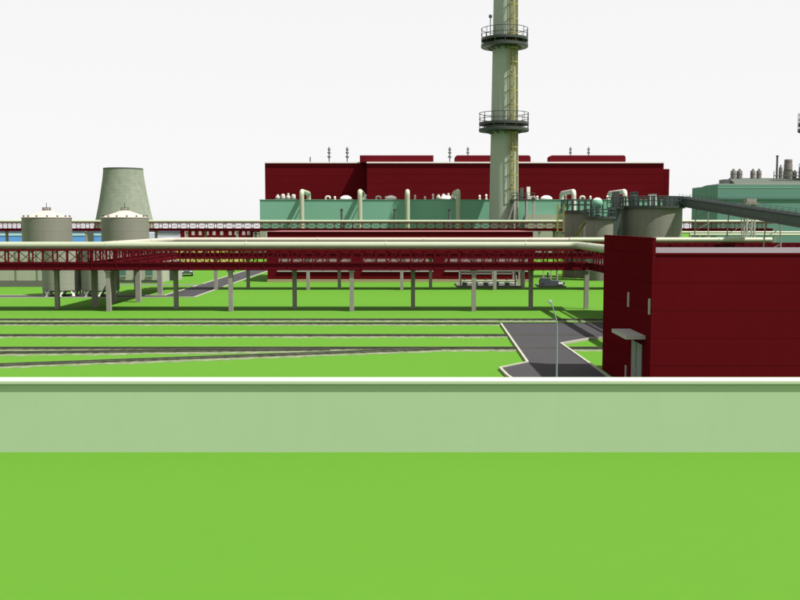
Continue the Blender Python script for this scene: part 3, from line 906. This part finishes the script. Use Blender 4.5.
# ------------------------------------------------------------------ cooling tower, far left
d = 400.0
x = X(123.7, d, 190); s = k(d)
t = thing('cooling_tower', 'mottled grey-green cooling tower far behind the right cone roof tank', 'cooling tower', (x, d, 0))
prof = []
zt_ = Z(168.6, d)
for py, hw in ((242.5, 33.5), (232, 30.6), (220, 27.6), (210, 25.4), (200, 23.5), (190, 21.8), (180, 20.2), (174, 19.5), (168.6, 19.0)):
    prof.append((hw * s, max(0, Z(py, d))))
prof[0] = (prof[0][0], 0)
prof += [(18.2 * s, zt_), (18.2 * s, zt_ - 4)]
MB().lathe((0, 0), prof, 56).build('shell', 'cool', t)
MB().lathe((0, 0), [(19.02 * s, zt_ - .45), (19.3 * s, zt_ - .4), (19.3 * s, zt_ + .1), (18.1 * s, zt_ + .12)], 56).build('rim', 'vent_gray', t)

# ------------------------------------------------------------------ cone roof tanks at the left
def cone_tank(label, px0, px1):
    d = 150.0
    x = (X(px0, d) + X(px1, d)) / 2; r = (X(px1, d) - X(px0, d)) / 2
    zt_ = Z(217.8, d); za = Z(209.5, d)
    t = thing('cone_roof_tank', label, 'tank', (x, d, 0), 0, 'grey cone roof tanks at the left')
    MB().lathe((0, 0), [(r, 0), (r, zt_)], 56).build('shell', 'tank', t)
    MB().lathe((0, 0), [(r + .05, zt_ + .003), (r + .05, zt_ + .07), (r * .92, zt_ + .16), (.55, za - .15), (.02, za)], 56).build('cone_roof', 'tank_roof', t)
    MB().lathe((0, 0), [(.45, za - .14), (.45, za + .12), (.3, za + .14)], 14).build('top_hatch', 'tank_roof', t)
    m = MB()
    for a in range(0, 360, 30): 
        m.box(.62 * math.cos(R(a)) - .03, .62 * math.cos(R(a)) + .03, .62 * math.sin(R(a)) - .03, .62 * math.sin(R(a)) + .03, za - .2, za + .3)
    m.tube(ring(0, 0, za + .3, .62, .03, 20), .03, 6)
    m.build('hatch_rail', 'vent_gray', t)
    MB().tube([(0, 0, za + .1), (0, 0, za + 1.0)], .05, 6).build('mast', 'dark', t)
    for i in range(14):
        a = 2 * math.pi * (i + .3) / 14
        c, s_ = math.cos(a) * r * .93, math.sin(a) * r * .93
        MB().box(c - .11, c + .11, s_ - .11, s_ + .11, zt_ + .12, zt_ + .36).build('roof_lug', 'dark', t)
    return t
cone_tank('left grey cone roof tank with thin mast, nearest the frame edge', 23.2, 70.7)
cone_tank('right grey cone roof tank standing in front of the cooling tower', 102, 148.2)

# grey silos on splayed legs under the rack
for px0, px1, lab in ((41.5, 79, 'left squat silo on splayed legs under the nearest pipe rack'), (80.5, 117.5, 'right squat silo on splayed legs beside the cross pipe rack')):
    d = 100.0
    x = (X(px0, d) + X(px1, d)) / 2; r = (X(px1, d) - X(px0, d)) / 2
    t = thing('leg_silo', lab, 'silo', (x, d, 0), 0, 'squat silos on splayed legs')
    MB().lathe((0, 0), [(r * .8, .45), (r, .62), (r, 4.95), (r * .3, 5.5), (.02, 5.52)], 40).build('shell', 'silo', t)
    for i in range(8):
        a = 2 * math.pi * i / 8 + .2
        m = MB()
        for da in (-.22, .22):
            m.beam((math.cos(a) * r * .95, math.sin(a) * r * .95, .02), (math.cos(a + da) * r * .93, math.sin(a + da) * r * .93, .72), .14, .14)
        m.box(math.cos(a) * r * .95 - .16, math.cos(a) * r * .95 + .16, math.sin(a) * r * .95 - .16, math.sin(a) * r * .95 + .16, .0, .06)
        m.build('leg', 'white', t)

# pale low buildings at the left
d = 113.5; xr = X(41, d); o = (xr - 30, d, 0)
t = thing('pale_building', 'pale panelled low building at the left frame edge under the rack', 'building', o)
MB(o).box(xr - 30, xr, d, d + 10, 0, 4.55).build('wall', 'plaster', t)
MB(o).box(xr - 30.1, xr + .1, d - .1, d + 10.1, 4.553, 4.75).build('roof', 'gray_light', t)
MB(o).box(xr - 30, xr, d - .05, d - .003, 0, .75).build('plinth', 'pave', t)
m = MB(o)
for px in (14.5, 36, -8, -30): xx = X(px, d); m.box(xx - .07, xx + .07, d - .07, d - .003, .753, 4.5)
m.box(xr - 30, xr, d - .04, d - .003, Z(281.5, d), Z(280.5, d))
m.build('panel_joints', 'joint_gray', t)
for px in (16.2, 41.5 - 12): 
    xx = X(px, d); MB(o).box(xx - .2, xx + .2, d - .12, d - .003, 2.9, 3.5).build('wall_box', 'joint_gray', t)
d = 120.0; xa, xc = X(117, d), X(157, d); o = (xa, d, 0)
t = thing('pale_building', 'pale low building with teal windows right of the silos', 'building', o)
MB(o).box(xa, xc, d, d + 9, 0, 4.1).build('wall', 'plaster', t)
MB(o).box(xa - .1, xc + .1, d - .1, d + 9.1, 4.103, 4.3).build('roof', 'gray_light', t)
MB(o).box(xa, xc, d - .06, d - .003, Z(281.5, d), Z(280.1, d)).build('dark_band', 'dark', t)
for px in (121.5, 136.5, 148.3):
    xx = X(px, d)
    w = MB(o).box(xx - .4, xx + .4, d - .06, d - .003, .95, 2.3).build('window', 'teal', t)
    MB(o).box(xx - .45, xx + .45, d - .12, d - .003, .85, .947).build('sill', 'gray_light', w)
d = 126.0; xa, xc = X(160.5, d), X(176, d); o = (xa, d, 0)
t = thing('grey_shed', 'small grey shed with dark doors beside the back road', 'shed', o)
MB(o).box(xa, xc, d, d + 3, 0, 2.4).build('wall', 'gray_light', t)
MB(o).prism([(xa - .15, d - .2), (xc + .15, d - .2), (xc + .15, d + 3.2), (xa - .15, d + 3.2)], 2.403, 2.52).build('roof', 'vent_gray', t)
for f in (.12, .55):
    MB(o).box(xa + (xc - xa) * f, xa + (xc - xa) * (f + .3), d - .05, d - .003, 0, 2.0).build('door', 'dark', t)

# dark parked car beyond the shed
def car(label, loc, rz):
    t = thing('parked_car', label, 'car', loc, rz)
    L, W = 4.2, 1.7
    prof = [(-2.1, .35), (2.1, .35), (2.1, .75), (1.85, .88), (1.0, .95), (.45, 1.42), (-1.1, 1.46), (-1.75, 1.0), (-2.1, .9)]
    m = MB(); n = len(prof)
    vs = [(x, -W / 2 + (.14 if z > 1.2 else 0), z) for x, z in prof] + [(x, W / 2 - (.14 if z > 1.2 else 0), z) for x, z in prof]
    m.add(vs, [tuple(range(n)), tuple(reversed(range(n, 2 * n)))] + [((i + 1) % n, i, n + i, n + (i + 1) % n) for i in range(n)])
    m.build('body', 'machine', t)
    MB().add([(1.02, -.66, .98), (1.02, .66, .98), (.5, .6, 1.40), (.5, -.6, 1.40)], [(0, 1, 2, 3)]).build('windscreen', 'glass', t)
    MB().add([(-1.76, -.66, 1.03), (-1.76, .66, 1.03), (-1.14, .6, 1.44), (-1.14, -.6, 1.44)], [(3, 2, 1, 0)]).build('rear_window', 'glass', t)
    for sx in (-1.3, 1.3):
        for sy in (-1, 1):
            c = Vector((sx, sy * .74, .32))
            w = MB().tube([c - Vector((0, .1, 0)), c + Vector((0, .1, 0))], .32, 16).build('wheel', 'tyre', t)
            MB().tube([c + Vector((0, sy * .1, 0)), c + Vector((0, sy * .115, 0))], .19, 12).build('rim', 'gray_light', w)
    for sy in (-.6, .6): MB().box(2.09, 2.12, sy - .18, sy + .18, .62, .76).build('headlight', 'lamp_glass', t)
    return t
dd = GD(275.6); car('small dark grey car parked on the grass beyond the grey shed', (X(186, dd), dd, 0), R(-90 + 12))

# ------------------------------------------------------------------ far low buildings at the left
d = 300.0; xa, xc = X(-40, d), X(146, d); o = (xa, d, 0)
t = thing('blue_building', 'long bright blue low building behind the cone roof tanks', 'building', o)
MB(o).box(xa, xc, d, d + 20, 0, Z(235.6, d)).build('wall', 'blue', t)
MB(o).box(xa, xc, d - .1, d + 20, Z(235.6, d) + .003, Z(233.4, d)).build('pale_strip', 'blue_pale', t)
MB(o).box(xa, xc, d + .3, d + 20, Z(233.4, d) + .003, Z(231, d)).build('roof_fascia', 'blue_gray', t)
MB(o).box(X(88, d), X(93.5, d), d - .4, d - .11, 0, Z(231.2, d)).build('gate_post', 'vent_gray', t)
d = 285.0; xa, xc = X(138, d), X(179.5, d); o = (xa, d, 0)
t = thing('lavender_shed', 'pale lavender shed between the blue and the low red building', 'building', o)
MB(o).box(xa, xc, d, d + 12, 0, Z(232.8, d)).build('wall', 'lavender', t)
MB(o).box(X(157, d), xc + .2, d - .2, d + 12, Z(232.8, d) + .003, Z(231.2, d)).build('roof', 'blue_gray', t)
MB(o).box(xa, X(148, d), d - .2, d - .003, 0, Z(231.8, d)).build('white_panel', 'white', t)
d = 275.0; xa, xc = X(180, d), X(256, d); o = (xa, d, 0)
t = thing('low_red_building', 'low red building with small pale windows left of the green hall', 'building', o)
MB(o).box(xa, xc, d, d + 15, 0, Z(230.4, d)).build('wall', 'red_far', t)
MB(o).box(xa - .1, xc + .1, d - .15, d + 15.1, Z(230.4, d) + .003, Z(229.9, d)).build('roof_edge', 'roof_box', t)
for px, hh in ((186, 2.4), (193, 1.1), (200, 1.1), (207, 1.1), (214, 1.1), (221.5, 1.1), (230, 1.1), (236, 1.1), (243.5, 1.1), (248.7, 1.1)):
    xx = X(px, d); zc = Z(233.3, d)
    w = MB(o).box(xx - .45, xx + .45, d - .08, d - .003, zc - hh / 2, zc + hh / 2).build('window', 'window_far', t)
    MB(o).box(xx - .03, xx + .03, d - .1, d - .082, zc - hh / 2, zc + hh / 2).build('frame', 'white', w)
d = 206.0
for a, c, yt, lab in ((253, 259.3, 233, 'smaller pale concrete box left of the green hall foot'), (259.8, 266.3, 230, 'taller pale concrete box against the green hall corner')):
    xa, xc = X(a, d), X(c, d)
    t = thing('concrete_kiosk', lab, 'kiosk', (xa, d, 0), 0, 'pale concrete boxes by the green hall')
    MB().box(0, xc - xa, 0, 3, 0, Z(yt, d)).build('wall', 'plaster', t)
    MB().box(-.06, xc - xa + .06, -.06, 3.06, Z(yt, d) + .003, Z(yt, d) + .12).build('roof', 'gray_light', t)
    MB().box(.3, .9, -.04, -.003, 0, 2.1).build('door', 'vent_gray', t)

# ------------------------------------------------------------------ pump skid and machine between rack and hall
d = 112.2; xa, xc = X(458, d), X(524, d); o = (xa, d, 0); w = xc - xa
t = thing('pump_skid', 'grey pump skid with pale pipe frame in front of the long red hall', 'pump skid', o)
MB().box(0, w, 0, 6.5, .0, .18).build('base_slab', 'pave', t)
for x in (.35, w * .56, w * .88, w * .97):
    for y in (.25, 2.2): MB().box(x - .08, x + .08, y - .08, y + .08, .183, 1.85).build('post', 'gray_light', t)
m = MB()
for y in (.25, 2.2): m.box(.1, w, y - .07, y + .07, 1.853, 1.95); m.box(.35, w * .88, y - .05, y + .05, 1.5, 1.58)
m.build('rail', 'gray_light', t)
random.seed(3)
for i in range(5):
    x = .9 + i * 1.25
    p = MB().lathe((x, 1.2), [(.32, .183), (.32, .5 + .15 * (i % 2)), (.16, .62 + .15 * (i % 2)), (.16, .95)], 14).build('pump', 'green_dark' if i % 2 else 'vent_gray', t)
    MB().tube([(x + .34, 1.2, .42), (x + .85, 1.2, .42)], .11, 10).build('motor', 'gray_light', p)
MB().tube(fillet([(.5, .8, .7), (w * .9, .8, .7), (w * .9, .8, 1.4)], .2), .09, 8).build('manifold', 'pipe', t)
d = 112.6; xa, xc = X(541, d), X(567, d); o = (xa, d, 0); w = xc - xa
t = thing('generator_unit', 'dark blue-grey machine on a low frame below the round tanks', 'machine', o)
MB().box(0, w, 0, 4.5, 0, .16).build('base_slab', 'pave', t)
m = MB()
prof = [(.1, .2), (w - .2, .2), (w - .05, .55), (w * .8, .72), (w * .45, .8), (w * .3, 1.05), (.3, 1.05), (.1, .7)]
n = len(prof)
m.add([(x, .4, z) for x, z in prof] + [(x, 1.9, z) for x, z in prof], [tuple(range(n)), tuple(reversed(range(n, 2 * n)))] + [((i + 1) % n, i, n + i, n + (i + 1) % n) for i in range(n)])
m.build('housing', 'machine', t)
MB().box(w * .72, w * .9, .33, .397, .35, .6).build('panel', 'white', t)
MB().box(.05, .5, .3, .397, .17, .6).build('radiator', 'dark', t)
for x in (.75, w * .55, w * .8): MB().box(x - .07, x + .07, 2.6, 2.74, .163, 1.9).build('post', 'gray_light', t)
MB().box(.3, w - .1, 2.58, 2.76, 1.903, 2.0).build('rail', 'gray_light', t)
MB().lathe((w * .35, 1.2), [(.1, 1.05), (.1, 1.7)], 10).build('exhaust', 'dark', t)

# ------------------------------------------------------------------ camera, light, sky
cam = bpy.data.cameras.new('camera')
cam.sensor_width = 36; cam.angle = R(45); cam.clip_end = 4000; cam.clip_start = .1
co = bpy.data.objects.new('camera', cam); COL.objects.link(co)
co.location = (0, 0, H); co.rotation_euler = (R(90) - PITCH, 0, 0)
scene.camera = co

sv = Vector((.52, -.25, 1.0)).normalized()          # towards the sun
sun = bpy.data.lights.new('sun', 'SUN'); sun.energy = 5.0; sun.angle = R(.5); sun.color = (1.0, .975, .93)
so = bpy.data.objects.new('sun', sun); COL.objects.link(so)
so.rotation_euler = sv.to_track_quat('Z', 'Y').to_euler()
so.location = (60, -30, 120)

w = bpy.data.worlds.new('World'); scene.world = w; w.use_nodes = True
nt = w.node_tree; nt.nodes.clear()
out = nt.nodes.new('ShaderNodeOutputWorld'); bg = nt.nodes.new('ShaderNodeBackground')
sky = nt.nodes.new('ShaderNodeTexSky'); sky.sky_type = 'NISHITA'; sky.sun_disc = False
sky.sun_elevation = math.asin(sv.z); sky.sun_rotation = math.atan2(sv.x, sv.y)
bw = nt.nodes.new('ShaderNodeRGBToBW'); nt.links.new(sky.outputs['Color'], bw.inputs['Color'])
mx = nt.nodes.new('ShaderNodeMix'); mx.data_type = 'RGBA'
mx.inputs[0].default_value = .06
mx.inputs[6].default_value = (4.6, 4.6, 4.6, 1)       # even white overcast veil
nt.links.new(bw.outputs['Val'], mx.inputs[7])
nt.links.new(mx.outputs[2], bg.inputs['Color']); bg.inputs['Strength'].default_value = .1
nt.links.new(bg.outputs['Background'], out.inputs['Surface'])

scene.view_settings.view_transform = 'Standard'
scene.view_settings.look = 'None'
scene.view_settings.gamma = 1.0
scene.view_settings.use_curve_mapping = False
scene.view_settings.exposure = 1.03
scene.render.engine = 'CYCLES'
